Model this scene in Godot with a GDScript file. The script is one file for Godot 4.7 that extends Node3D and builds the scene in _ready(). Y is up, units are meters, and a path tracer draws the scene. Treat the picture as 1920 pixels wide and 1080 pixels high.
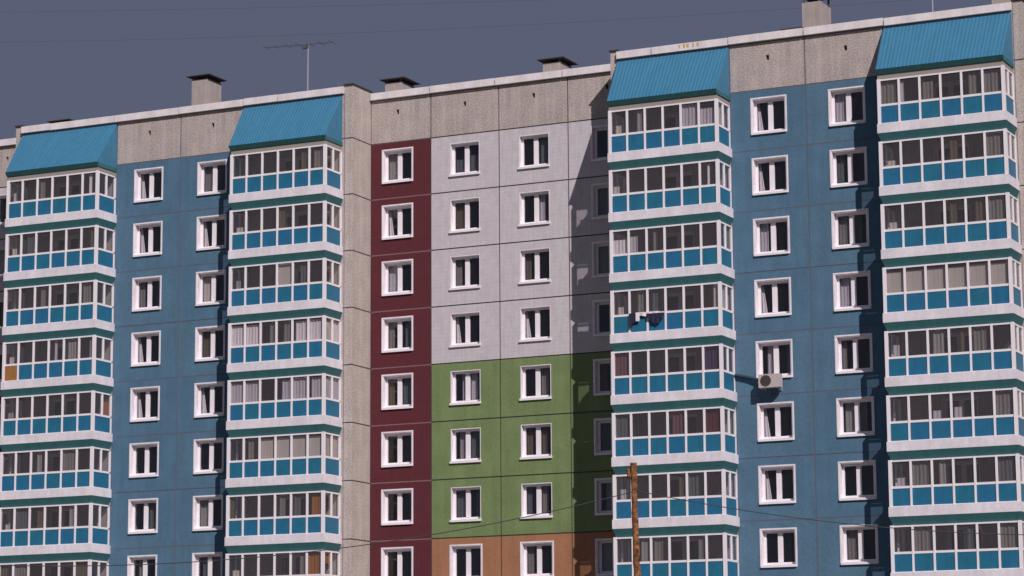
extends Node3D
# A long panel apartment house under a flat grey-blue sky. Heights below are given from the
# joint under the attic panels (level 0); Y0 lifts that joint to its height above the street.
const Y0 := 30.94
const ST := 2.8          # storey
const NF := 9            # storeys built with windows and balconies
const ZB := 1.84         # facade of the two blue blocks; the recessed blocks stand at z = 0
const BD := 1.66         # balcony depth
const TH := 0.36         # panel thickness
const GROUND_B := 2.3    # ground at the foot of the house

var mats := {}
var cache := {}
var rng := RandomNumberGenerator.new()

class MB:
	var v := PackedVector3Array()
	var n := PackedVector3Array()
	func tri(a: Vector3, b: Vector3, c: Vector3, nr: Vector3):
		if (b - a).cross(c - a).dot(nr) > 0.0:
			v.append_array([a, c, b])
		else:
			v.append_array([a, b, c])
		n.append_array([nr, nr, nr])
	func quad(a: Vector3, b: Vector3, c: Vector3, d: Vector3, nr: Vector3):
		tri(a, b, c, nr)
		tri(a, c, d, nr)
	func quad_auto(a: Vector3, b: Vector3, c: Vector3, d: Vector3, toward: Vector3):
		var nr := (c - a).cross(d - b).normalized()
		if nr.dot(toward) < 0.0:
			nr = -nr
		quad(a, b, c, d, nr)
	func hexa(p: Array):   # 8 corners: bottom 4 in order, top 4 above them
		var c := Vector3.ZERO
		for q in p:
			c += q / 8.0
		for f in [[0, 1, 2, 3], [4, 5, 6, 7], [0, 1, 5, 4], [1, 2, 6, 5], [2, 3, 7, 6], [3, 0, 4, 7]]:
			var fc: Vector3 = (p[f[0]] + p[f[1]] + p[f[2]] + p[f[3]]) / 4.0
			quad_auto(p[f[0]], p[f[1]], p[f[2]], p[f[3]], fc - c)
	func box(x0: float, x1: float, y0: float, y1: float, z0: float, z1: float):
		hexa([Vector3(x0, y0, z0), Vector3(x1, y0, z0), Vector3(x1, y0, z1), Vector3(x0, y0, z1),
			Vector3(x0, y1, z0), Vector3(x1, y1, z0), Vector3(x1, y1, z1), Vector3(x0, y1, z1)])
	func tube(pts: Array, radii: Array, seg := 8):
		var rings := []
		for i in pts.size():
			var a: Vector3 = pts[max(i - 1, 0)]
			var b: Vector3 = pts[min(i + 1, pts.size() - 1)]
			var t := (b - a).normalized()
			var u := t.cross(Vector3(0.13, 0.02, 1.0) if absf(t.z) < 0.9 else Vector3.UP).normalized()
			var w := t.cross(u)
			var ring := []
			for k in seg:
				var an := TAU * k / seg
				ring.append([pts[i] + (u * cos(an) + w * sin(an)) * radii[i], u * cos(an) + w * sin(an)])
			rings.append(ring)
		for i in pts.size() - 1:
			for k in seg:
				var k2 := (k + 1) % seg
				var q := [rings[i][k], rings[i][k2], rings[i + 1][k2], rings[i + 1][k]]
				for tr in [[0, 1, 2], [0, 2, 3]]:
					var a: Vector3 = q[tr[0]][0]
					var b: Vector3 = q[tr[1]][0]
					var c: Vector3 = q[tr[2]][0]
					var flip: bool = (b - a).cross(c - a).dot(q[0][1]) > 0.0
					for j in ([0, 2, 1] if flip else [0, 1, 2]):
						v.append(q[tr[j]][0])
						n.append(q[tr[j]][1])
		for e in [0, pts.size() - 1]:
			var nr: Vector3 = (pts[0] - pts[1]).normalized() if e == 0 else (pts[-1] - pts[-2]).normalized()
			for k in seg:
				tri(pts[e], rings[e][k][0], rings[e][(k + 1) % seg][0], nr)
	func mesh() -> ArrayMesh:
		var a := []
		a.resize(Mesh.ARRAY_MAX)
		a[Mesh.ARRAY_VERTEX] = v
		a[Mesh.ARRAY_NORMAL] = n
		var m := ArrayMesh.new()
		m.add_surface_from_arrays(Mesh.PRIMITIVE_TRIANGLES, a)
		return m

func box_mesh(x0: float, x1: float, y0: float, y1: float, z0: float, z1: float) -> ArrayMesh:
	var m := MB.new()
	m.box(x0, x1, y0, y1, z0, z1)
	return m.mesh()

func part(parent: Node, called: String, mesh: Mesh, mat: Material, at := Vector3.ZERO) -> MeshInstance3D:
	var o := MeshInstance3D.new()
	o.name = called
	o.mesh = mesh
	o.material_override = mat
	parent.add_child(o, true)
	o.position = at
	return o

func thing(called: String, label: String, category: String, at: Vector3, group := "") -> Node3D:
	var o := Node3D.new()
	o.name = called
	add_child(o, true)
	o.position = at
	tag(o, label, category, group)
	return o

func tag(o: Node, label: String, category: String, group := ""):
	o.set_meta("label", label)
	o.set_meta("category", category)
	if group:
		o.set_meta("group", group)

# ---------------------------------------------------------------- materials
func lin(r: float, g: float, b: float) -> Color:
	return Color(r, g, b).linear_to_srgb()

func grain_texture(sd: int, fine: float, coarse: float, fine_amt: float, coarse_amt: float, streak := 0.0, lines := 0, line_amt := 0.0, mean := 0.86) -> ImageTexture:
	var s := 512
	var a := FastNoiseLite.new()
	a.seed = sd
	a.noise_type = FastNoiseLite.TYPE_SIMPLEX
	a.fractal_octaves = 2
	a.frequency = fine
	var b := FastNoiseLite.new()
	b.seed = sd + 7
	b.frequency = coarse
	b.fractal_octaves = 4
	var ia := a.get_seamless_image(s, s)
	var ib := b.get_seamless_image(s, s)
	var c := FastNoiseLite.new()
	c.seed = sd + 13
	c.frequency = 0.03
	c.fractal_octaves = 3
	var ic := c.get_seamless_image(s, s)
	var da := ia.get_data()
	var db := ib.get_data()
	var dc := ic.get_data()
	var out := PackedByteArray()
	out.resize(s * s * 3)
	for y in s:
		var ln := 0.0
		if lines > 0:
			ln = line_amt * (1.0 if (y * lines) % s < lines * 3 else 0.0)
		for x in s:
			var i := y * s + x
			var val := mean + fine_amt * (da[i] / 127.5 - 1.0) + coarse_amt * (db[i] / 127.5 - 1.0)
			if streak > 0.0:
				val += streak * (dc[(y / 16) * s + x] / 127.5 - 1.0)
			val -= ln
			var q := int(clampf(val, 0.0, 1.0) * 255.0)
			out[i * 3] = q
			out[i * 3 + 1] = q
			out[i * 3 + 2] = clampi(q + int((db[(i * 3) % (s * s)] - 127) * 0.04), 0, 255)
	var im := Image.create_from_data(s, s, false, Image.FORMAT_RGB8, out)
	im.generate_mipmaps()
	var tx := ImageTexture.create_from_image(im)
	tx.set_meta("mean", pow(mean - line_amt * 3.0 * lines / s, 2.2))
	return tx

func mat(called: String, c: Color, rough := 0.85, tex: Texture2D = null, scale := 0.25) -> StandardMaterial3D:
	var m := StandardMaterial3D.new()
	m.albedo_color = c
	m.roughness = rough
	m.metallic_specular = 0.4
	if tex:
		m.albedo_texture = tex
		var k: float = 1.0 / float(tex.get_meta("mean"))
		var l := c.srgb_to_linear()
		m.albedo_color = lin(minf(1.0, l.r * k), minf(1.0, l.g * k), minf(1.0, l.b * k))
		m.uv1_triplanar = true
		m.uv1_world_triplanar = true
		m.uv1_scale = Vector3(scale, scale, scale)
	mats[called] = m
	return m

func make_materials():
	var speck := grain_texture(3, 0.09, 0.006, 0.11, 0.04, 0.05, 0, 0.0, 0.84)
	var paint := grain_texture(11, 0.08, 0.008, 0.03, 0.035, 0.035)
	var tile := grain_texture(21, 0.06, 0.01, 0.03, 0.025, 0.03, 16, 0.035)
	var sheet := grain_texture(31, 0.05, 0.01, 0.02, 0.035, 0.03, 0, 0.0, 0.94)
	var rust := grain_texture(41, 0.05, 0.02, 0.30, 0.42, 0.0, 0, 0.0, 0.72)
	mat("concrete", lin(0.44, 0.378, 0.37), 0.95, speck, 0.2)
	mat("concrete_side", lin(0.47, 0.405, 0.39), 0.95, speck, 0.2)
	mat("blue", lin(0.082, 0.167, 0.262), 0.85, paint, 0.17)
	mat("blue_b", lin(0.086, 0.170, 0.261), 0.85, paint, 0.09)
	mat("blue_c", lin(0.079, 0.163, 0.258), 0.85, paint, 0.14)
	mat("red", lin(0.105, 0.022, 0.031), 0.85, tile, 0.33)
	mat("white_wall", lin(0.56, 0.517, 0.572), 0.85, tile, 0.33)
	mat("green", lin(0.172, 0.238, 0.104), 0.85, paint, 0.13)
	mat("orange", lin(0.36, 0.17, 0.095), 0.85, paint, 0.13)
	mat("joint_dark", lin(0.09, 0.07, 0.075), 0.95)
	mat("joint_pink", lin(0.22, 0.13, 0.15), 0.95)
	mat("joint_blue", lin(0.12, 0.125, 0.18), 0.95)
	mat("coping", lin(0.74, 0.68, 0.72), 0.6, sheet, 0.2)
	mat("cap_metal", lin(0.06, 0.05, 0.05), 0.6)
	mat("pvc", lin(0.84, 0.79, 0.86), 0.45)
	mat("surround", lin(0.80, 0.74, 0.82), 0.7, sheet, 0.2)
	mat("band", lin(0.75, 0.705, 0.79), 0.7, sheet, 0.17)
	mat("teal", lin(0.022, 0.147, 0.270), 0.4, sheet, 0.3)
	mat("teal_b", lin(0.023, 0.142, 0.282), 0.4, sheet, 0.3)
	mat("teal_c", lin(0.022, 0.150, 0.256), 0.4, sheet, 0.3)
	mat("plywood", lin(0.33, 0.15, 0.05), 0.8, paint, 0.5)
	mat("sea_green", lin(0.042, 0.145, 0.165), 0.7, sheet, 0.3)
	mat("awning", lin(0.05, 0.195, 0.335), 0.5, sheet, 0.3)
	mat("balcony_wall", lin(0.44, 0.378, 0.37), 0.95, speck, 0.3)
	mat("room", lin(0.30, 0.27, 0.26), 0.95)
	mat("roofing", lin(0.05, 0.05, 0.055), 0.95)
	mat("shaft", lin(0.40, 0.345, 0.34), 0.95, speck, 0.35)
	mat("plate", lin(0.09, 0.08, 0.088), 0.8)
	mat("mast", lin(0.30, 0.30, 0.36), 0.4)
	mat("aerial", lin(0.10, 0.10, 0.13), 0.5)
	mat("cable", lin(0.05, 0.05, 0.06), 0.7)
	mat("rusty", lin(0.19, 0.08, 0.036), 0.9, rust, 0.45)
	mat("yellow_paint", lin(0.62, 0.42, 0.18), 0.8)
	mat("ac_white", lin(0.50, 0.44, 0.44), 0.5)
	mat("ac_grille", lin(0.08, 0.058, 0.06), 0.6)
	mat("duct", lin(0.03, 0.06, 0.10), 0.7)
	mat("ground", lin(0.13, 0.12, 0.08), 1.0, speck, 0.05)
	for c in [["white", 0.80, 0.72, 0.79], ["lilac", 0.53, 0.48, 0.57], ["beige", 0.58, 0.51, 0.50], ["pink", 0.17, 0.07, 0.09], ["purple", 0.06, 0.03, 0.11],
			["rust_orange", 0.36, 0.13, 0.03], ["dark_red", 0.11, 0.02, 0.03], ["grey", 0.22, 0.20, 0.20], ["net", 0.32, 0.30, 0.31], ["brown", 0.13, 0.10, 0.07], ["slate", 0.11, 0.12, 0.14], ["navy", 0.025, 0.025, 0.06]]:
		var m := mat("cloth_" + c[0], lin(c[1], c[2], c[3]), 0.95)
		m.backlight_enabled = true
		m.backlight = Color(0.12, 0.12, 0.12)
	var g := mat("glass", Color(0.18, 0.18, 0.21, 0.12), 0.03)
	g.transparency = BaseMaterial3D.TRANSPARENCY_ALPHA
	g.metallic_specular = 0.5
	var dusty := mat("lightened_glass", Color(0.42, 0.39, 0.40, 0.13), 0.04)  # pale tint in the glass brightens the dim balcony interiors and weakens passing sun
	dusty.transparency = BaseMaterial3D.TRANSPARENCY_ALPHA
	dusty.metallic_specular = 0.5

# ---------------------------------------------------------------- wall panels
func panel_mesh(w: float, h: float, hole: Array) -> ArrayMesh:
	# a slab from (0,0) to (w,h), front face at z = 0, with an optional rectangular opening
	var key := "p%.3f_%.3f_%s" % [w, h, str(hole)]
	if cache.has(key):
		return cache[key]
	var m := MB.new()
	if hole.is_empty():
		m.box(0, w, 0, h, -TH, 0)
	else:
		var a: float = hole[0]
		var b: float = hole[1]
		var c: float = hole[2]
		var d: float = hole[3]
		for z in [0.0, -TH]:
			var nr := Vector3(0, 0, 1 if z == 0.0 else -1)
			m.quad(Vector3(0, 0, z), Vector3(w, 0, z), Vector3(b, c, z), Vector3(a, c, z), nr)
			m.quad(Vector3(w, 0, z), Vector3(w, h, z), Vector3(b, d, z), Vector3(b, c, z), nr)
			m.quad(Vector3(w, h, z), Vector3(0, h, z), Vector3(a, d, z), Vector3(b, d, z), nr)
			m.quad(Vector3(0, h, z), Vector3(0, 0, z), Vector3(a, c, z), Vector3(a, d, z), nr)
		for q in [[0, 0, w, 0, 0, -1], [w, 0, w, h, 1, 0], [w, h, 0, h, 0, 1], [0, h, 0, 0, -1, 0], [a, c, b, c, 0, 1], [b, c, b, d, -1, 0], [b, d, a, d, 0, -1], [a, d, a, c, 1, 0]]:
			m.quad(Vector3(q[0], q[1], 0), Vector3(q[2], q[3], 0), Vector3(q[2], q[3], -TH), Vector3(q[0], q[1], -TH), Vector3(q[4], q[5], 0))
	cache[key] = m.mesh()
	return cache[key]

const G := 0.03   # half of a joint

func wall_panel(block: Node3D, x0: float, x1: float, y0: float, y1: float, z: float, m: Material, hole := []) -> MeshInstance3D:
	# x, y of the bay and the opening in house coordinates (y from level 0)
	var hl := []
	if not hole.is_empty():
		hl = [snappedf(hole[0] - x0 - G, 0.001), snappedf(hole[1] - x0 - G, 0.001), snappedf(hole[2] - y0 - G, 0.001), snappedf(hole[3] - y0 - G, 0.001)]
	return part(block, "wall_panel", panel_mesh(snappedf(x1 - x0 - 2 * G, 0.001), snappedf(y1 - y0 - 2 * G, 0.001), hl), m, Vector3(x0 + G, Y0 + y0 + G, z) - block.position)

# ---------------------------------------------------------------- windows
const WW := 1.60
const WH := 1.58

func window(block: Node3D, x: float, top: float, z: float, trim: bool, curtains := [], trim_mat: Material = null):
	# x is the left edge of the opening, top its upper edge
	if not cache.has("w_lining"):
		var m := MB.new()
		var t := 0.035
		for tr in [false, true]:
			m = MB.new()
			m.box(0.0, t, -WH, 0, -0.34, 0.004)
			m.box(WW - t, WW, -WH, 0, -0.34, 0.004)
			m.box(t, WW - t, -t, 0, -0.34, 0.004)
			m.box(t, WW - t, -WH, -WH + t, -0.34, 0.004)
			if tr:
				var s := 0.07
				m.box(-s, 0.0, -WH - s, s, 0.002, 0.03)
				m.box(WW, WW + s, -WH - s, s, 0.002, 0.03)
				m.box(0.0, WW, 0.0, s, 0.002, 0.03)
				m.box(0.0, WW, -WH - s, -WH, 0.002, 0.03)
			cache["w_trim" if tr else "w_lining"] = m.mesh()
		m = MB.new()
		var zf := -0.24
		var zk := -0.32
		var e := 0.14
		m.box(t, e, -WH + t, -t, zk, zf)
		m.box(WW - e, WW - t, -WH + t, -t, zk, zf)
		m.box(e, WW - e, -0.13, -t, zk, zf)
		m.box(e, WW - e, -WH + t, -WH + 0.15, zk, zf)
		cache["w_frame"] = m.mesh()
		m = MB.new()
		m.box(WW / 2 - 0.115, WW / 2 + 0.115, -WH + 0.15, -0.13, zk, zf + 0.012)
		cache["w_mullion"] = m.mesh()
		m = MB.new()
		m.hexa([Vector3(-0.03, -WH - 0.05, -0.23), Vector3(WW + 0.03, -WH - 0.05, -0.23), Vector3(WW + 0.03, -WH - 0.08, 0.09), Vector3(-0.03, -WH - 0.08, 0.09),
			Vector3(-0.03, -WH + 0.07, -0.23), Vector3(WW + 0.03, -WH + 0.07, -0.23), Vector3(WW + 0.03, -WH + 0.02, 0.09), Vector3(-0.03, -WH + 0.02, 0.09)])
		cache["w_sill"] = m.mesh()
		cache["w_pane"] = box_mesh(0, WW / 2 - 0.255, -WH + 0.15, -0.13, -0.006, 0.006)
		m = MB.new()
		var x0 := -0.3
		var x1 := WW + 0.3
		var yb := -WH - 0.6
		var yt := 0.2
		var zn := -TH - 0.002
		var zz := -TH - 2.4
		for q in [[Vector3(x0, yb, zn), Vector3(x1, yb, zn), Vector3(x1, yb, zz), Vector3(x0, yb, zz), Vector3.UP],
				[Vector3(x0, yt, zn), Vector3(x1, yt, zn), Vector3(x1, yt, zz), Vector3(x0, yt, zz), Vector3.DOWN],
				[Vector3(x0, yb, zn), Vector3(x0, yt, zn), Vector3(x0, yt, zz), Vector3(x0, yb, zz), Vector3.RIGHT],
				[Vector3(x1, yb, zn), Vector3(x1, yt, zn), Vector3(x1, yt, zz), Vector3(x1, yb, zz), Vector3.LEFT],
				[Vector3(x0, yb, zz), Vector3(x1, yb, zz), Vector3(x1, yt, zz), Vector3(x0, yt, zz), Vector3.BACK]]:
			m.quad(q[0], q[1], q[2], q[3], q[4])
		cache["w_room"] = m.mesh()
	var w := part(block, "window", cache["w_trim" if trim else "w_lining"], trim_mat if trim_mat else mats.surround, Vector3(x, Y0 + top, z) - block.position)
	part(w, "frame", cache.w_frame, mats.pvc)
	part(w, "mullion", cache.w_mullion, mats.pvc)
	part(w, "sill", cache.w_sill, mats.pvc)
	for k in 2:
		part(w, "pane", cache.w_pane, mats.glass, Vector3(0.14 if k == 0 else WW / 2 + 0.115, 0, -0.285))
	part(w, "room", cache.w_room, mats.room)
	for c in curtains:   # [x0, x1 top, x1 bottom, y top, y bottom, cloth]
		part(w, "curtain", drape(c[0], c[1], c[2], c[3], c[4], 0.025), mats["cloth_" + c[5]], Vector3(0, 0, -0.42))

func drape(x0: float, xt: float, xb: float, yt: float, yb: float, amp: float, step := 0.05) -> ArrayMesh:
	var key := "d%.2f_%.2f_%.2f_%.2f_%.2f_%.3f" % [x0, xt, xb, yt, yb, amp]
	if cache.has(key):
		return cache[key]
	var m := MB.new()
	var n := int(maxf(4.0, (maxf(xt, xb) - x0) / step))
	var pts := []
	for i in n + 1:
		var f := float(i) / n
		var zt := amp * sin(i * 1.9) + amp * 0.6 * sin(i * 0.83 + 1.0)
		pts.append([Vector3(lerpf(x0, xt, f), yt, zt * 0.6), Vector3(lerpf(x0, xb, f), yb, zt)])
	for i in n:
		m.quad_auto(pts[i][0], pts[i + 1][0], pts[i + 1][1], pts[i][1], Vector3.BACK)
	cache[key] = m.mesh()
	return cache[key]

# ---------------------------------------------------------------- balconies
func u_shape(m: MB, w: float, out: float, yt: float, yb: float, t: float, out2 := -1.0):
	# a three-sided skirt round the balcony; out is how far it stands proud at the top, out2 at the bottom
	var o2 := out if out2 < -0.9 else out2
	var zf := BD + out
	var zg := BD + o2
	var a := [Vector3(-out, yt, 0), Vector3(-out, yt, zf), Vector3(w + out, yt, zf), Vector3(w + out, yt, 0)]
	var b := [Vector3(-o2, yb, 0), Vector3(-o2, yb, zg), Vector3(w + o2, yb, zg), Vector3(w + o2, yb, 0)]
	var ai := [Vector3(-out + t, yt, 0), Vector3(-out + t, yt, zf - t), Vector3(w + out - t, yt, zf - t), Vector3(w + out - t, yt, 0)]
	var bi := [Vector3(-o2 + t, yb, 0), Vector3(-o2 + t, yb, zg - t), Vector3(w + o2 - t, yb, zg - t), Vector3(w + o2 - t, yb, 0)]
	var dirs := [Vector3.LEFT, Vector3.BACK, Vector3.RIGHT]
	for i in 3:
		m.quad_auto(a[i], a[i + 1], b[i + 1], b[i], dirs[i])
		m.quad_auto(ai[i], ai[i + 1], bi[i + 1], bi[i], -dirs[i])
		m.quad_auto(a[i], a[i + 1], ai[i + 1], ai[i], Vector3.UP)
		m.quad_auto(b[i], b[i + 1], bi[i + 1], bi[i], Vector3.DOWN)

const FT := -0.60    # top of the glazing frame below the storey's level
const GT := -0.67    # glass
const GB := -1.72
const PT := -1.82    # coloured lower panels
const PB := -2.57
const BT := -2.60    # white band
const BB := -3.02
const NPANE := 6

func balcony(block: Node3D, xl: float, xr: float, k: int, fill := {}, odd_panel := -1):
	var w := snappedf(xr - xl, 0.001)
	var key := "b%.3f" % w
	var pw := w / NPANE
	var mw := 0.092     # mullion width
	var ce := 0.145      # corner post
	if not cache.has(key):
		var m := MB.new()
		var zt := BD
		var zk := BD - 0.07
		m.box(0, w, GT, FT, zk, zt)
		m.box(0, w, PT, GB, zk, zt - 0.004)
		m.box(0, w, BT, PB, zk, zt - 0.004)
		for x in [0.0, w - 0.07]:
			m.box(x, x + 0.07, GT, FT, 0.0, zk)
			m.box(x, x + 0.07, PT, GB, 0.0, zk)
			m.box(x, x + 0.07, BT, PB, 0.0, zk)
		cache[key + "rail"] = m.mesh()
		cache[key + "mull"] = box_mesh(-mw / 2, mw / 2, BT, FT - 0.005, -0.08, 0.012)
		cache[key + "corner"] = box_mesh(-ce / 2, ce / 2, BT, FT + 0.012, -ce / 2, ce / 2)
		cache[key + "wallpost"] = box_mesh(-0.05, 0.05, BT, FT - 0.003, 0.0, 0.12)
		cache[key + "sidepost"] = box_mesh(-0.045, 0.045, GB - 0.004, FT - 0.004, -0.05, 0.05)
		cache[key + "pane"] = box_mesh(-pw / 2 + 0.05, pw / 2 - 0.05, GB + 0.001, GT - 0.001, -0.006, 0.006)
		cache[key + "low"] = box_mesh(-pw / 2 + 0.05, pw / 2 - 0.05, PB + 0.001, PT - 0.001, -0.015, 0.015)
		cache[key + "spane"] = box_mesh(-0.006, 0.006, GB + 0.001, GT - 0.001, -0.36, 0.36)
		cache[key + "slow"] = box_mesh(-0.015, 0.015, PB + 0.001, PT - 0.001, -0.74, 0.74)
		m = MB.new()
		u_shape(m, w, 0.07, BT, BB, 0.16)
		cache[key + "band"] = m.mesh()
		cache[key + "slab"] = box_mesh(0.095, w - 0.095, -2.96, -2.80, 0.002, BD - 0.095)
		m = MB.new()
		u_shape(m, w, 0.065, BB - 0.001, -2.8 + FT + 0.014, 0.04, -0.07)
		cache[key + "flash"] = m.mesh()
	var b := part(block, "balcony", cache[key + "rail"], mats.pvc, Vector3(xl, Y0 - ST * k, ZB) - block.position)
	for i in range(1, NPANE):
		part(b, "mullion", cache[key + "mull"], mats.pvc, Vector3(pw * i, 0, BD))
	for x in [0.03, w - 0.03]:
		part(b, "corner_post", cache[key + "corner"], mats.pvc, Vector3(x, 0, BD - 0.05))
		part(b, "wall_post", cache[key + "wallpost"], mats.pvc, Vector3(clampf(x, 0.05, w - 0.05), 0, 0.0))
		part(b, "side_post", cache[key + "sidepost"], mats.pvc, Vector3(clampf(x, 0.04, w - 0.04), 0, BD * 0.5))
		for q in 2:
			part(b, "pane", cache[key + "spane"], mats.lightened_glass, Vector3(clampf(x, 0.035, w - 0.035), 0, 0.43 + q * 0.76))
		part(b, "lower_panel", cache[key + "slow"], mats.teal, Vector3(clampf(x, 0.035, w - 0.035), 0, 0.80))
	for i in NPANE:
		part(b, "pane", cache[key + "pane"], mats.lightened_glass, Vector3(pw * (i + 0.5), 0, BD - 0.04))
		var lp := part(b, "lower_panel", cache[key + "low"], mats.plywood if i == odd_panel else mats[["teal", "teal_b", "teal_c"][rng.randi() % 3]], Vector3(pw * (i + 0.5), 0, BD - 0.035))
		if i == odd_panel:
			lp.set_meta("label", "orange brown board in place of a blue panel")
	part(b, "band", cache[key + "band"], mats.band)
	part(b, "floor_slab", cache[key + "slab"], mats.balcony_wall)
	part(b, "soffit", cache[key + "flash"], mats.sea_green)
	for i in fill:
		var f: Array = fill[i]   # [cloth, top, bottom, x0 share, x1 share, folds]
		var y1: float = f[1] if f.size() > 1 else GT - 0.02
		var y0: float = f[2] if f.size() > 2 else GB - 0.05
		var s0: float = f[3] if f.size() > 3 else 0.0
		var s1: float = f[4] if f.size() > 4 else 1.0
		var amp: float = f[5] if f.size() > 5 else 0.03
		if i < NPANE:
			part(b, "curtain", drape(snappedf(pw * s0, 0.01), snappedf(pw * s1, 0.01), snappedf(pw * s1, 0.01), y1, y0, amp), mats["cloth_" + f[0]], Vector3(pw * i, 0, BD - 0.16))
		else:
			var c := part(b, "curtain", drape(0.0, 0.72, 0.72, y1, y0, amp), mats["cloth_" + f[0]], Vector3(w - 0.15, 0, 0.8 + (i - NPANE) * 0.76))
			c.rotation.y = PI / 2

func awning(block: Node3D, xt0: float, xb0: float, x1: float):
	var yt := 2.16
	var yb := -0.16
	var zt := 0.03
	var zb := BD + 0.13
	var m := MB.new()
	var nr := Vector3(0, zb - zt, yt - yb).normalized()
	var n := int((x1 - xb0) / 0.17) * 4
	var prev := []
	for i in n + 1:
		var f := clampf((float(i) + (rng.randf_range(-0.35, 0.35) if i > 0 and i < n else 0.0)) / n, 0.0, 1.0)
		var up: float = [0.0, 0.011, 0.011, 0.0][i % 4]
		var a := Vector3(lerpf(xt0, x1, f), yt, zt) + nr * up
		var b := Vector3(lerpf(xb0, x1, f), yb, zb) + nr * up
		if i > 0:
			m.quad_auto(prev[0], a, b, prev[1], nr)
		prev = [a, b]
	# closed triangular ends
	for e in [[xt0, xb0, -1.0], [x1, x1, 1.0]]:
		m.tri(Vector3(e[0], yt, zt), Vector3(e[1], yb, zb), Vector3(e[1], yb, zt), Vector3(e[2], 0, 0))
	var off := Vector3(0, Y0, ZB) - block.position
	var a := part(block, "awning", m.mesh(), mats.awning, off)
	m = MB.new()
	m.hexa([Vector3(xb0 - 0.01, yb - 0.21, zb - 0.16), Vector3(x1 + 0.012, yb - 0.21, zb - 0.16), Vector3(x1 + 0.012, yb - 0.21, zb - 0.11), Vector3(xb0 - 0.01, yb - 0.21, zb - 0.11),
		Vector3(xb0 - 0.01, yb - 0.005, zb - 0.03), Vector3(x1 + 0.012, yb - 0.005, zb - 0.03), Vector3(x1 + 0.012, yb - 0.005, zb + 0.025), Vector3(xb0 - 0.01, yb - 0.005, zb + 0.025)])
	m.box(x1 - 0.03, x1 + 0.01, yb - 0.20, yb - 0.006, 0.002, zb - 0.17)
	m.box(xb0, xb0 + 0.03, yb - 0.20, yb - 0.006, 0.002, zb - 0.17)
	part(a, "fascia", m.mesh(), mats.sea_green)
	m = MB.new()
	m.box(xb0 + 0.03, x1 - 0.03, FT + 0.014, yb - 0.1, BD - 0.12, BD - 0.03)
	m.box(x1 - 0.11, x1 - 0.04, FT + 0.014, yb - 0.1, 0.002, BD - 0.12)
	m.box(xb0 + 0.04, xb0 + 0.11, FT + 0.014, yb - 0.1, 0.002, BD - 0.12)
	part(a, "timber", m.mesh(), mats.room)

# ---------------------------------------------------------------- blocks
func joints(block: Node3D, xs: Array, z: float, h: Array, colour: Callable, vm: Material, deep: float):
	# seal bars a little behind the faces of the panels, one for each bay and storey
	for x in xs:
		part(block, "joint_seal", box_mesh(-0.07, 0.07, 0, h[1] - h[0], -0.2, -deep - 0.006), vm, Vector3(x, Y0 + h[0], z) - block.position)
	for i in xs.size() - 1:
		for k in NF + 1:
			var c: Array = colour.call(i, k)
			part(block, "joint_seal", box_mesh(0.02, xs[i + 1] - xs[i] - 0.02, -0.07, 0.07, -0.2, -c[1]), c[0], Vector3(xs[i], Y0 - ST * k, z) - block.position)

func coping(block: Node3D, xs: Array, z: float, y0: float, y1: float):
	for i in xs.size() - 1:
		var m := MB.new()
		var a: float = xs[i] + 0.03
		var b: float = xs[i + 1] - 0.03
		var j := rng.randf_range(-0.015, 0.015)
		m.hexa([Vector3(a, y0 + j, -TH), Vector3(b, y0 + j, -TH), Vector3(b, y0 + j, 0.17), Vector3(a, y0 + j, 0.17),
			Vector3(a, y1 + j - 0.05, -TH), Vector3(b, y1 + j - 0.05, -TH), Vector3(b, y1 + j, 0.15), Vector3(a, y1 + j, 0.15)])
		part(block, "coping", m.mesh(), mats.coping, Vector3(0, Y0, z) - block.position)

func vent_shaft(block: Node3D, x: float, z: float, top: float, w := 0.95, d := 1.35, gap := 0.16):
	# x, z: the front left corner of the shaft
	var roof := 2.1
	var s := part(block, "ventilation_shaft", box_mesh(0, w, roof, top - gap, -d, 0), mats.shaft, Vector3(x, Y0, z) - block.position)
	for a in [0.04, w - 0.12]:
		for b in [-0.04, -d + 0.12]:
			part(s, "post", box_mesh(a, a + 0.08, top - gap, top, b - 0.08, b), mats.plate)
	part(s, "cap", box_mesh(-0.24, w + 0.24, top, top + 0.04, -d - 0.2, 0.2), mats.plate)

func body(block: Node3D, x0: float, x1: float, z: float, roof_y: float):
	var base := GROUND_B - 0.5 - Y0
	var off := Vector3(0, Y0, z) - block.position
	part(block, "roof", box_mesh(x0 + 0.01, x1 - 0.01, roof_y - 0.25, roof_y, -12.0 - z, -TH - 0.01), mats.roofing, off)
	var m := MB.new()
	m.box(x0 + 0.32, x1 - 0.32, base, roof_y - 0.26, -12.0 - z, -11.7 - z)
	m.box(x0 + 0.02, x0 + 0.3, base, roof_y - 0.26, -12.0 - z, -TH - 0.02 - (z if z > 0.5 else 0.0))
	m.box(x1 - 0.3, x1 - 0.02, base, roof_y - 0.26, -12.0 - z, -TH - 0.02 - (z if z > 0.5 else 0.0))
	part(block, "rear_wall", m.mesh(), mats.concrete_side, off)
	part(block, "ground_storey", box_mesh(x0 + G, x1 - G, base, -ST * NF - G, -TH, 0), mats.concrete, off)

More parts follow.
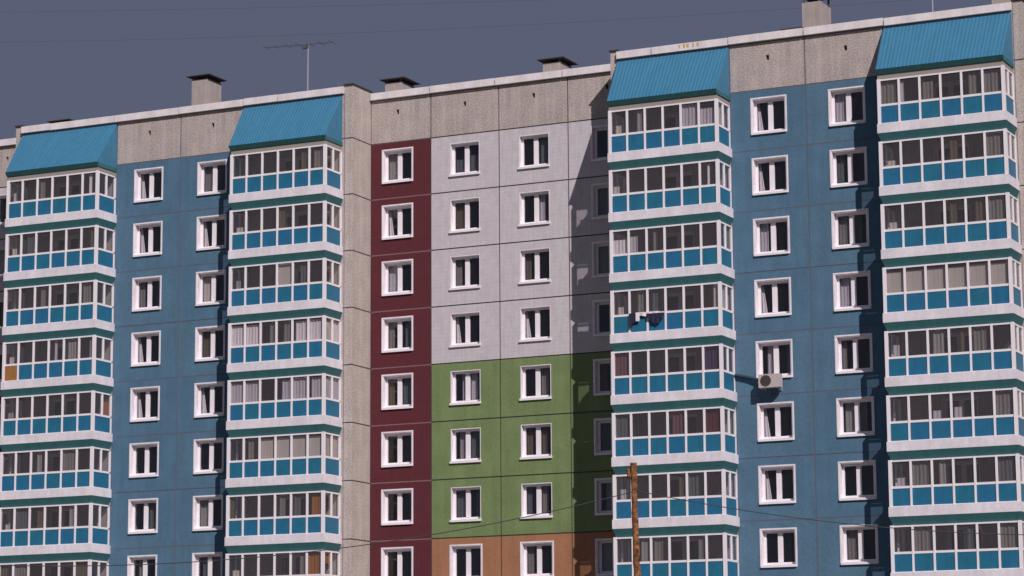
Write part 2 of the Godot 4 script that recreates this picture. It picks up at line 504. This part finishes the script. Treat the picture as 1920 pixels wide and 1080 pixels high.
func blue_block(called: String, label: String, xs: Array, bal: Array, wins: Array, cop: Array, fills: Array, wcurt: Dictionary, odd: Array) -> Node3D:
	# xs: left end, end of the left strip, bay lines ..., start of the right strip, right end
	var b := thing(called, label, "apartment block", Vector3(xs[0], GROUND_B, ZB), "joined blocks of the long apartment house")
	var top := 2.24
	body(b, xs[0], xs[6], ZB, top - 0.02)
	# the two end walls stand forward of the recess
	for e in [[xs[0], xs[1]], [xs[5], xs[6]]]:
		for k in range(-1, NF):
			var y1: float = -ST * k - G
			var y0: float = -ST * (k + 1) + G
			if k == -1:
				y1 = 2.66
			part(b, "end_panel", box_mesh(0, e[1] - e[0] - 0.004, 0, y1 - y0, -ZB, 0), mats.concrete_side, Vector3(e[0] + 0.002, Y0 + y0, ZB) - b.position)
		part(b, "joint_seal", box_mesh(0.02, e[1] - e[0] - 0.02, -ST * NF, 0.1, -ZB + 0.02, -0.02), mats.joint_dark, Vector3(e[0], Y0, ZB) - b.position)
		part(b, "edge_flashing", box_mesh(-0.05, e[1] - e[0] + 0.05, 0.0, 0.07, -ZB - 0.1, 0.07), mats.cap_metal, Vector3(e[0], Y0 + 2.662, ZB) - b.position)
	# attic
	for i in range(1, 5):
		var hole := []
		if i == 2 or i == 3:
			var cx: float = wins[i - 2] + WW / 2
			hole = [cx - 0.075, cx + 0.075, 1.36, 1.60]
		wall_panel(b, xs[i], xs[i + 1], 0.0, top, ZB, mats.concrete, hole)
		if hole:
			part(b, "vent_box", box_mesh(-0.1, 0.1, -0.05, 0.35, -0.5, -TH - 0.004), mats.cap_metal, Vector3(hole[0] + 0.075, Y0 + 1.34, ZB) - b.position)
	for k in NF:
		var yt := -ST * k
		for i in range(1, 5):
			var bay := i == 1 or i == 4
			var wx: float = (xs[i] + bal_off(i, bal) + 1.85) if bay else wins[i - 2]
			var wy := yt - (0.62 if bay else 0.42)
			wall_panel(b, xs[i], xs[i + 1], yt - ST, yt, ZB, mats.balcony_wall if bay else mats[["blue", "blue_b", "blue_c"][rng.randi() % 3]], [wx, wx + WW, wy - WH, wy])
			window(b, wx, wy, ZB, not bay, wcurt.get("%d_%d" % [i, k], []))
	var seal := func(_i: int, k: int) -> Array:
		return [mats.joint_blue, 0.006 if k % 3 else 0.014]
	joints(b, xs.slice(1, 6), ZB, [-ST * NF, top], seal, mats.joint_blue, 0.004)
	for c in 2:
		for k in NF:
			var fill: Dictionary = fills[c].get(k, {}).duplicate()
			if not fill.has(0) and rng.randf() < 0.75:
				fill[0] = [["beige", "net", "lilac"][rng.randi() % 3], snappedf(rng.randf_range(-1.5, -1.2), 0.05), GB - 0.05, 0.3, 0.5 + 0.1 * (rng.randi() % 3), 0.03]
			for p in range(1, NPANE):
				if not fill.has(p) and rng.randf() < 0.28:
					var s0 := snappedf(rng.randf_range(0.0, 0.6), 0.1)
					fill[p] = [["grey", "brown", "slate", "net", "grey"][rng.randi() % 5], GT - 0.02, GB - 0.05, s0, minf(1.0, s0 + snappedf(rng.randf_range(0.2, 0.6), 0.1)), 0.03]
			balcony(b, bal[c * 2], bal[c * 2 + 1], k, fill, odd[2] if odd[0] == c and odd[1] == k else -1)
		awning(b, (xs[1] if c == 0 else xs[4]) + 0.02, bal[c * 2] - 0.06, bal[c * 2 + 1] + 0.02)
	coping(b, cop, ZB, top + 0.01, 2.6)
	return b

func bal_off(i: int, bal: Array) -> float:
	return 0.25 if i == 1 else 0.3

func flat_block(called: String, label: String, xs: Array, wins: Array, colour: Callable, cop: Array, wcurt: Dictionary, trims: Array) -> Node3D:
	var b := thing(called, label, "apartment block", Vector3(xs[0], GROUND_B, 0), "joined blocks of the long apartment house")
	var top := 2.22
	body(b, xs[0], xs[-1], 0.0, top - 0.02)
	for i in xs.size() - 1:
		var cx: float = wins[i] + WW / 2
		var hole := [cx - 0.075, cx + 0.075, 1.40, 1.64]
		wall_panel(b, xs[i], xs[i + 1], 0.0, top, 0.0, mats.concrete, hole)
		part(b, "vent_box", box_mesh(-0.1, 0.1, -0.05, 0.35, -0.5, -TH - 0.004), mats.cap_metal, Vector3(hole[0] + 0.075, Y0 + 1.38, 0) - b.position)
		for k in NF:
			var yt := -ST * k
			var wy := yt - 0.40
			var mm: Material = colour.call(i, k)
			wall_panel(b, xs[i], xs[i + 1], yt - ST, yt, 0.0, mm, [wins[i], wins[i] + WW, wy - WH, wy])
			window(b, wins[i], wy, 0.0, trims[i] or k >= 7, wcurt.get("%d_%d" % [i, k], []))
	var seal := func(i: int, k: int) -> Array:
		if colour.call(i, k) == mats.red:
			return [mats.joint_pink if k > 0 else mats.joint_dark, 0.005]
		return [mats.joint_dark, 0.03]
	joints(b, xs, 0.0, [-ST * NF, top], seal, mats.joint_dark, 0.024)
	coping(b, cop, 0.0, top + 0.01, 2.58)
	return b

func random_curtains(cols: Array, given: Dictionary) -> Dictionary:
	for c in cols:
		for k in NF:
			var key := "%d_%d" % [c, k]
			if given.has(key):
				continue
			var list := []
			for s in 2:
				if rng.randf() < 0.6:
					var cl: String = ["grey", "brown", "slate", "net", "grey", "slate", "lilac"][rng.randi() % 7]
					var x0 := 0.12 if s == 0 else WW / 2 + 0.1
					var wd := snappedf(rng.randf_range(0.25, 0.62), 0.05)
					if rng.randf() < 0.5:
						x0 += 0.62 - wd
					list.append([x0, x0 + wd, x0 + wd, -0.08, -WH + 0.05, cl])
			given[key] = list
	return given

func _ready():
	rng.seed = 97
	# ---- camera
	var cam := Camera3D.new()
	cam.name = "camera"
	add_child(cam)
	var yaw := 0.448727
	var pitch := 0.168661
	var roll := -0.0062886
	var fw := Vector3(-sin(yaw) * cos(pitch), sin(pitch), -cos(yaw) * cos(pitch))
	var rt := Vector3(cos(yaw), 0, -sin(yaw))
	var up := rt.cross(fw)
	cam.transform = Transform3D(Basis(rt * cos(roll) + up * sin(roll), up * cos(roll) - rt * sin(roll), -fw), Vector3(62.5719, -29.3355 + Y0, 113.9587))
	cam.fov = 12.2481
	cam.near = 0.5
	cam.far = 6000.0
	cam.current = true
	# ---- sky and sun
	var sky_mat := ProceduralSkyMaterial.new()
	sky_mat.sky_top_color = Color(0.336, 0.361, 0.455)
	sky_mat.sky_horizon_color = Color(0.358, 0.382, 0.458)
	sky_mat.sky_curve = 0.3
	sky_mat.ground_horizon_color = Color(0.358, 0.382, 0.458)
	sky_mat.ground_bottom_color = Color(0.30, 0.29, 0.27)
	sky_mat.sun_angle_max = 0.0
	var sky := Sky.new()
	sky.sky_material = sky_mat
	var env := Environment.new()
	env.background_mode = Environment.BG_SKY
	env.sky = sky
	env.tonemap_mode = Environment.TONE_MAPPER_LINEAR
	env.tonemap_exposure = 1.0
	env.sdfgi_enabled = true
	env.ssao_enabled = true
	env.ssil_enabled = true
	var we := WorldEnvironment.new()
	we.name = "world_environment"
	we.environment = env
	add_child(we)
	var sun := DirectionalLight3D.new()
	sun.name = "sun"
	add_child(sun)
	sun.look_at_from_position(Vector3(100, 105, 100), Vector3.ZERO)
	sun.light_energy = 1.2
	sun.light_color = Color(1.0, 0.965, 0.94)
	sun.light_angular_distance = 0.5
	sun.shadow_enabled = true

	make_materials()
	make_ground()
	make_blocks()
	make_roof_things()
	make_facade_things()
	make_street_things()

func ground_y(z: float) -> float:
	return GROUND_B * (1.0 - smoothstep(15.0, 70.0, z))

func make_ground():
	var m := MB.new()
	var zs := [-2500.0, -200.0, -20.0, 15.0]
	for i in 12:
		zs.append(15.0 + 55.0 * (i + 1) / 12.0)
	zs.append_array([110.0, 200.0, 2500.0])
	var xs := [-2500.0, -150.0, -50.0, 0.0, 50.0, 150.0, 2500.0]
	for i in zs.size() - 1:
		for j in xs.size() - 1:
			m.quad_auto(Vector3(xs[j], ground_y(zs[i]), zs[i]), Vector3(xs[j + 1], ground_y(zs[i]), zs[i]), Vector3(xs[j + 1], ground_y(zs[i + 1]), zs[i + 1]), Vector3(xs[j], ground_y(zs[i + 1]), zs[i + 1]), Vector3.UP)
	var g := part(self, "ground", m.mesh(), mats.ground)
	g.set_meta("kind", "structure")

func make_blocks():
	# slanted light curtain gathered at the left jamb
	var sl := [[0.12, 0.20, 0.40, -0.12, -WH + 0.05, "white"]]
	var left_fills := [
		{0: {5: ["white", GT - 0.02, GB - 0.05, 0.35, 0.55, 0.03]}, 3: {3: ["lilac", GT - 0.02, GB - 0.05, 0.3, 0.5, 0.02]}, 4: {6: ["rust_orange", -1.0, GB - 0.05]}, 5: {4: ["grey"]}, 6: {1: ["slate"], 2: ["brown", GT, GB, 0.4, 1.0]}, 7: {1: ["grey"], 5: ["brown"], 0: ["brown", GT, GB, 0.0, 0.6]}},
		{2: {3: ["beige", GT, GB, 0.0, 1.0, 0.004]},
		 3: {0: ["white", -0.76, GB - 0.05], 1: ["white", -0.74, GB - 0.05, 0.0, 0.86], 4: ["white", -0.74, GB - 0.05, 0.15, 1.0], 5: ["white", -0.72, GB - 0.05], 6: ["white", -0.72, GB - 0.05], 7: ["beige"]},
		 4: {0: ["lilac", -0.76, GB - 0.05], 1: ["lilac", -0.74, GB - 0.05], 3: ["lilac", -0.74, GB - 0.05, 0.3, 1.0], 4: ["lilac"], 5: ["lilac", -0.72, GB - 0.05, 0.15, 1.0], 6: ["lilac"], 7: ["lilac"]},
		 5: {2: ["beige", -0.76, GB, 0.0, 1.0, 0.004], 3: ["beige", -0.72, GB, 0.0, 1.0, 0.004], 4: ["beige", -0.72, GB, 0.0, 1.0, 0.004], 5: ["beige", -0.74, GB, 0.0, 1.0, 0.004], 6: ["beige", -0.72, GB, 0.0, 1.0, 0.004], 7: ["beige", -0.72, GB, 0.0, 1.0, 0.004]},
		 6: {5: ["rust_orange", -0.85, GB - 0.05, 0.2, 1.0], 0: ["brown", GT, GB, 0.0, 0.4]},
		 7: {5: ["rust_orange"], 7: ["rust_orange", GT, -1.2]}}]
	var right_fills := [
		{0: {4: ["lilac"], 5: ["lilac", -0.95, GB - 0.05, 0.0, 0.85], 7: ["beige"]},
		 1: {0: ["beige", -1.35, GB - 0.05, 0.12, 0.45], 5: ["white", -0.75, GB - 0.05, 0.35, 0.5]},
		 2: {0: ["white", -1.05, GB - 0.05], 1: ["lilac", -0.95, GB - 0.05, 0.0, 0.45], 6: ["grey"]},
		 3: {5: ["beige", GT, GB - 0.05, 0.55, 0.85], 7: ["beige"]},
		 4: {0: ["pink"], 5: ["purple"], 6: ["purple"]},
		 5: {3: ["pink", GT, GB, 0.2, 1.0], 5: ["dark_red"], 0: ["slate", GT, GB, 0.0, 0.9]},
		 6: {4: ["slate", GT, GB, 0.0, 0.6]}, 7: {2: ["grey", GT, GB, 0.1, 0.6]}},
		{0: {0: ["grey"], 1: ["lilac", -0.75, GB, 0.0, 0.2], 2: ["grey", -0.9, GB, 0.1, 0.6], 5: ["grey"]},
		 1: {5: ["grey", GT, GB, 0.0, 0.9]}, 2: {5: ["grey"]},
		 3: {0: ["beige", -0.80, GB, 0.0, 0.98, 0.004], 1: ["beige", -0.78, GB, 0.0, 0.98, 0.004], 2: ["beige", -0.78, GB, 0.0, 0.97, 0.004], 3: ["beige", -0.80, GB, 0.0, 0.96, 0.004], 4: ["beige", -0.76, GB, 0.0, 0.97, 0.004], 5: ["beige", -0.78, GB, 0.0, 0.98, 0.004]},
		 5: {2: ["lilac", -1.35, GB - 0.05, 0.1, 0.5], 3: ["lilac", -1.25, GB - 0.05, 0.1, 0.45], 5: ["grey"]},
		 6: {1: ["grey"], 5: ["slate"]}, 7: {5: ["grey"], 1: ["grey"]}}]
	var lw := random_curtains([2, 3], {"2_0": sl, "2_1": sl, "2_3": sl, "2_4": sl, "3_1": sl, "3_4": sl, "3_2": [[0.12, 0.72, 0.72, -0.06, -WH + 0.05, "beige"]]})
	var lb := blue_block("apartment_block", "blue panel apartment block whose bare concrete side wall meets the dark red windows",
		[-20.12, -19.72, -13.78, -9.94, -6.25, -0.45, 0.0], [-19.33, -13.80, -5.92, -0.60], [-12.62, -8.84],
		[-19.72, -17.9, -13.9, -10.0, -6.2, -4.2, -0.45], left_fills, lw, [0, 3, 0])
	vent_shaft(lb, -11.15, -1.0, 4.95)
	vent_shaft(lb, -19.0, 0.2, 3.16)
	var rw := random_curtains([2, 3], {"2_0": sl, "2_1": sl, "2_3": sl, "2_5": sl, "2_6": sl, "2_7": [], "3_7": [[0.12, 0.72, 0.72, -0.06, -WH + 0.05, "grey"]], "3_4": [[0.12, 0.35, 0.35, -0.06, -WH + 0.05, "grey"]]})
	var rb := blue_block("apartment_block", "blue panel apartment block with an air conditioner below one of its windows",
		[13.78, 14.12, 19.72, 23.36, 27.08, 33.0, 33.42], [14.40, 19.70, 27.30, 32.93], [20.78, 24.50],
		[14.12, 15.9, 19.72, 23.36, 27.15, 33.0], right_fills, rw, [-1, 0, 0])
	vent_shaft(rb, 22.3, -1.0, 5.15, 0.9, 1.5, 0.5)
	vent_shaft(rb, 21.6, -0.7, 3.36, 0.6, 0.9)
	vent_shaft(rb, 31.45, -0.5, 4.3, 0.9, 1.4)
	var mark_x := [17.30, 17.52, 17.68, 17.98, 18.20]
	for i in mark_x.size():
		part(rb, "paint_mark", box_mesh(0, 0.07 + 0.03 * (i % 3), 0, 0.17 + 0.04 * (i % 2), 0.0, 0.004), mats.yellow_paint, Vector3(mark_x[i], Y0 + 2.38 - 0.02 * (i % 2), ZB + 0.166) - rb.position)
	# the recessed block between them
	var mw := random_curtains([0, 1, 2, 3], {"0_1": sl, "0_2": [[0.12, 0.72, 0.72, -0.06, -WH + 0.05, "lilac"]], "1_3": sl, "2_3": sl, "1_0": [[0.12, 0.70, 0.70, -0.75, -WH + 0.05, "slate"], [0.9, 1.45, 1.45, -0.6, -WH + 0.05, "slate"]]})
	var colour := func(i: int, k: int) -> Material:
		if i == 0:
			return mats.red
		return mats.white_wall if k < 4 else (mats.green if k < 7 else mats.orange)
	var mb := flat_block("apartment_block", "recessed apartment block with dark red, white, green and orange wall panels",
		[0.0, 3.34, 7.05, 10.72, 13.76], [0.70, 4.40, 8.12, 11.98], colour, [0.02, 3.34, 6.9, 10.5, 13.72], mw, [true, false, false, true])
	vent_shaft(mb, 0.36, -0.8, 3.42)
	vent_shaft(mb, 9.05, -0.8, 3.42)
	# the next recessed block, of which only a sliver shows past the far balconies
	var colour2 := func(_i: int, k: int) -> Material:
		return mats.white_wall if k < 4 else mats.red
	flat_block("apartment_block", "sliver of recessed block beyond the balcony stack with the orange board",
		[-30.9, -27.5, -23.8, -20.14], [-30.0, -26.5, -22.8], colour2, [-30.9, -27.5, -23.8, -20.16], random_curtains([0, 1, 2], {}), [false, false, false])

func aerial(x: float, z: float, h: float, label: String, reach: Array):
	var t := thing("tv_aerial", label, "aerial", Vector3(x, Y0 + 2.2, z), "aerials on the roof")
	var m := MB.new()
	m.tube([Vector3.ZERO, Vector3(0, h * 0.5, 0), Vector3(0.02, h, 0)], [0.055, 0.05, 0.04], 10)
	part(t, "mast", m.mesh(), mats.mast)
	m = MB.new()
	m.tube([Vector3(reach[0], h - 0.04, 0.3), Vector3(reach[1], h - 0.04, -0.3)], [0.022, 0.022], 6)
	part(t, "boom", m.mesh(), mats.aerial)
	for i in 7:
		var f := i / 6.0
		var c := Vector3(lerpf(reach[0], reach[1], f), h - 0.04, lerpf(0.3, -0.3, f))
		m = MB.new()
		var l := lerpf(0.35, 0.6, f)
		m.tube([c - Vector3(0.1, 0, 1) * l, c + Vector3(0.1, 0, 1) * l], [0.012, 0.012], 5)
		part(t, "element", m.mesh(), mats.aerial)
	m = MB.new()
	m.box(-0.32, 0.05, h - 0.28, h - 0.07, -0.05, 0.05)
	part(t, "amplifier_box", m.mesh(), mats.aerial)

func make_roof_things():
	aerial(-4.22, -1.0, 3.75, "thin roof aerial with a long horizontal boom above the blue awning", [-2.3, 1.25])
	aerial(28.55, -1.0, 3.4, "thin roof aerial mast beside the broad concrete ventilation shaft", [-1.2, 1.2])
	# two thin cables strung high over the roofs between masts out of view
	for c in [[Vector3(-48, 12.1, -4), Vector3(40, 4.4, -4), 1.1, "lower thin cable strung across the sky over the roofs"], [Vector3(-48, 13.9, -4.3), Vector3(40, 4.7, -4.3), 0.6, "upper thin cable strung across the sky over the roofs"]]:
		var a: Vector3 = c[0] + Vector3(0, Y0, 0)
		var b: Vector3 = c[1] + Vector3(0, Y0, 0)
		var o := part(self, "overhead_cable", sag_wire(a, b, c[2], 0.006), mats.aerial)
		tag(o, c[3], "cable", "cables over the roofs")

func sag_wire(a: Vector3, b: Vector3, sag: float, r: float) -> ArrayMesh:
	var pts := []
	var rad := []
	for i in 33:
		var f := i / 32.0
		pts.append(a.lerp(b, f) - Vector3(0, sag * 4.0 * f * (1.0 - f), 0))
		rad.append(r)
	var m := MB.new()
	m.tube(pts, rad, 6)
	return m.mesh()

func make_facade_things():
	# air conditioner
	var t := thing("air_conditioner", "white outdoor air conditioner unit hung below a blue block window", "air conditioner", Vector3(21.03, Y0 - 13.80, ZB))
	var m := MB.new()
	m.box(0, 1.0, 0.06, 0.66, 0.26, 0.62)
	part(t, "casing", m.mesh(), mats.ac_white)
	m = MB.new()
	m.tube([Vector3(0.34, 0.36, 0.61), Vector3(0.34, 0.36, 0.632)], [0.255, 0.255], 24)
	var gr := part(t, "fan_grille", m.mesh(), mats.ac_grille)
	m = MB.new()
	for i in 5:
		var y := 0.22 + i * 0.075
		var hw := sqrt(maxf(0.0, 0.235 * 0.235 - (y - 0.36) * (y - 0.36)))
		m.box(0.34 - hw, 0.34 + hw, y - 0.006, y + 0.006, 0.633, 0.642)
	part(gr, "guard", m.mesh(), mats.cap_metal)
	for x in [0.1, 0.86]:
		m = MB.new()
		m.box(x, x + 0.04, 0.02, 0.06, 0.034, 0.60)
		m.box(x, x + 0.04, -0.05, 0.06, 0.002, 0.004 + 0.03)
		part(t, "bracket", m.mesh(), mats.ac_white)
	m = MB.new()  # dark blue bent tube from the balcony side to the air conditioner
	m.tube([Vector3(19.74, Y0 - 13.02, ZB + 0.12), Vector3(20.3, Y0 - 13.14, ZB + 0.13), Vector3(20.8, Y0 - 13.30, ZB + 0.16), Vector3(21.028, Y0 - 13.36, ZB + 0.35)], [0.075, 0.075, 0.075, 0.07], 10)
	tag(part(self, "dark_tube", m.mesh(), mats.duct), "dark pipe running from the balcony glazing to the air conditioner", "tubing")
	# washing hung over the rail on the fourth storey from the top
	var pw := 5.3 / NPANE
	var zf := ZB + BD + 0.05
	var y := Y0 - ST * 3 + PT + 0.10
	cloth_item("white_cloth", "white cloth laid along the balcony rail above the navy cloth", Vector3(14.40 + pw * 1.35, y + 0.02, zf), pw * 1.35, [0.10, 0.16, 0.22, 0.15, 0.12], mats.cloth_white)
	cloth_item("navy_cloth", "navy cloth hanging in a point over the balcony rail", Vector3(14.40 + pw * 2.0, y - 0.07, zf + 0.03), pw * 0.95, [0.18, 0.36, 0.52, 0.44, 0.12], mats.cloth_navy)
	cloth_item("black_cloth", "black cloth hanging over the balcony rail beside a white towel", Vector3(14.40 + pw * 1.02, y, zf + 0.02), pw * 0.38, [0.62, 0.70, 0.45, 0.40], mats.cloth_navy)
	cloth_item("white_towel", "small white towel hanging between the dark cloths on the balcony", Vector3(14.40 + pw * 1.40, y - 0.03, zf + 0.04), pw * 0.2, [0.34, 0.36, 0.34], mats.cloth_white)

func cloth_item(called: String, label: String, at: Vector3, w: float, drop: Array, m: Material):
	var b := MB.new()
	var n := 14
	var rows := 5
	var pts := []
	for i in n + 1:
		var f := float(i) / n
		var p := f * (drop.size() - 1)
		var k := int(minf(p, drop.size() - 2))
		var d: float = lerpf(drop[k], drop[k + 1], p - k)
		var col := []
		for r in rows + 1:
			var g := float(r) / rows
			col.append(Vector3(w * f, -d * g, 0.03 + 0.03 * sin(i * 1.7) * g))
		pts.append(col)
	for i in n:
		for r in rows:
			b.quad_auto(pts[i][r], pts[i + 1][r], pts[i + 1][r + 1], pts[i][r + 1], Vector3.BACK)
		b.quad_auto(pts[i][0], pts[i + 1][0], pts[i + 1][0] + Vector3(0, 0.005, -0.10), pts[i][0] + Vector3(0, 0.005, -0.10), Vector3.UP)
	tag(part(self, called, b.mesh(), m, at), label, "laundry", "washing hung on the balcony rail")

func pole_mesh(h: float, sd: int) -> ArrayMesh:
	var r := RandomNumberGenerator.new()
	r.seed = sd
	var pts := []
	var rad := []
	var n := 44
	for i in n + 1:
		var f := float(i) / n
		pts.append(Vector3(0.03 * sin(f * 5.0) - 0.10 * f + r.randf_range(-0.008, 0.008), -0.6 + (h + 0.6) * f, r.randf_range(-0.008, 0.008)))
		rad.append(lerpf(0.092, 0.070, f) + r.randf_range(-0.008, 0.011))
	var m := MB.new()
	m.tube(pts, rad, 14)
	return m.mesh()

func make_street_things():
	# a rust-brown pole stands about 60 m from the camera and carries two wires
	var cam := Vector3(62.5719, 1.6, 113.9587)
	var yaw := 0.448727
	var fw := Vector3(-sin(yaw), 0, -cos(yaw))
	var rt := Vector3(cos(yaw), 0, -sin(yaw))
	var foot := cam + fw * 60.0 + rt * 2.82
	var spots := [foot, foot - rt * 25.2, foot + rt * 19.6]
	var names := ["orange brown weathered pole standing in front of the balconies", "", ""]
	var tops := []
	for i in 3:
		var f: Vector3 = spots[i]
		f.y = ground_y(f.z)
		tops.append(Vector3(f.x - 0.07, 7.2, f.z))
		if i > 0:
			continue
		var t := thing("wooden_pole", names[i], "pole", f)
		part(t, "shaft", pole_mesh(7.83 - f.y, 5 + i), mats.rusty)
		var m := MB.new()
		m.tube([Vector3(-0.15, 7.2 - f.y, 0.02), Vector3(-0.02, 7.2 - f.y, 0.02)], [0.015, 0.015], 6)
		part(t, "hook", m.mesh(), mats.cap_metal)
		m = MB.new()
		m.tube([Vector3(-0.10, 7.5 - f.y, 0.0), Vector3(-0.24, 7.52 - f.y, 0.02), Vector3(-0.25, 7.72 - f.y, 0.02)], [0.04, 0.04, 0.05], 8)
		part(t, "insulator", m.mesh(), mats.rusty)
	tag(part(self, "overhead_wire", sag_wire(tops[0], tops[1], 1.6, 0.010), mats.cable), "black wire sagging from the brown pole past the green and red panels", "wire", "wires on the brown pole")
	tag(part(self, "overhead_wire", sag_wire(tops[0], tops[2], 1.05, 0.010), mats.cable), "black wire sagging from the brown pole past the air conditioner block", "wire", "wires on the brown pole")
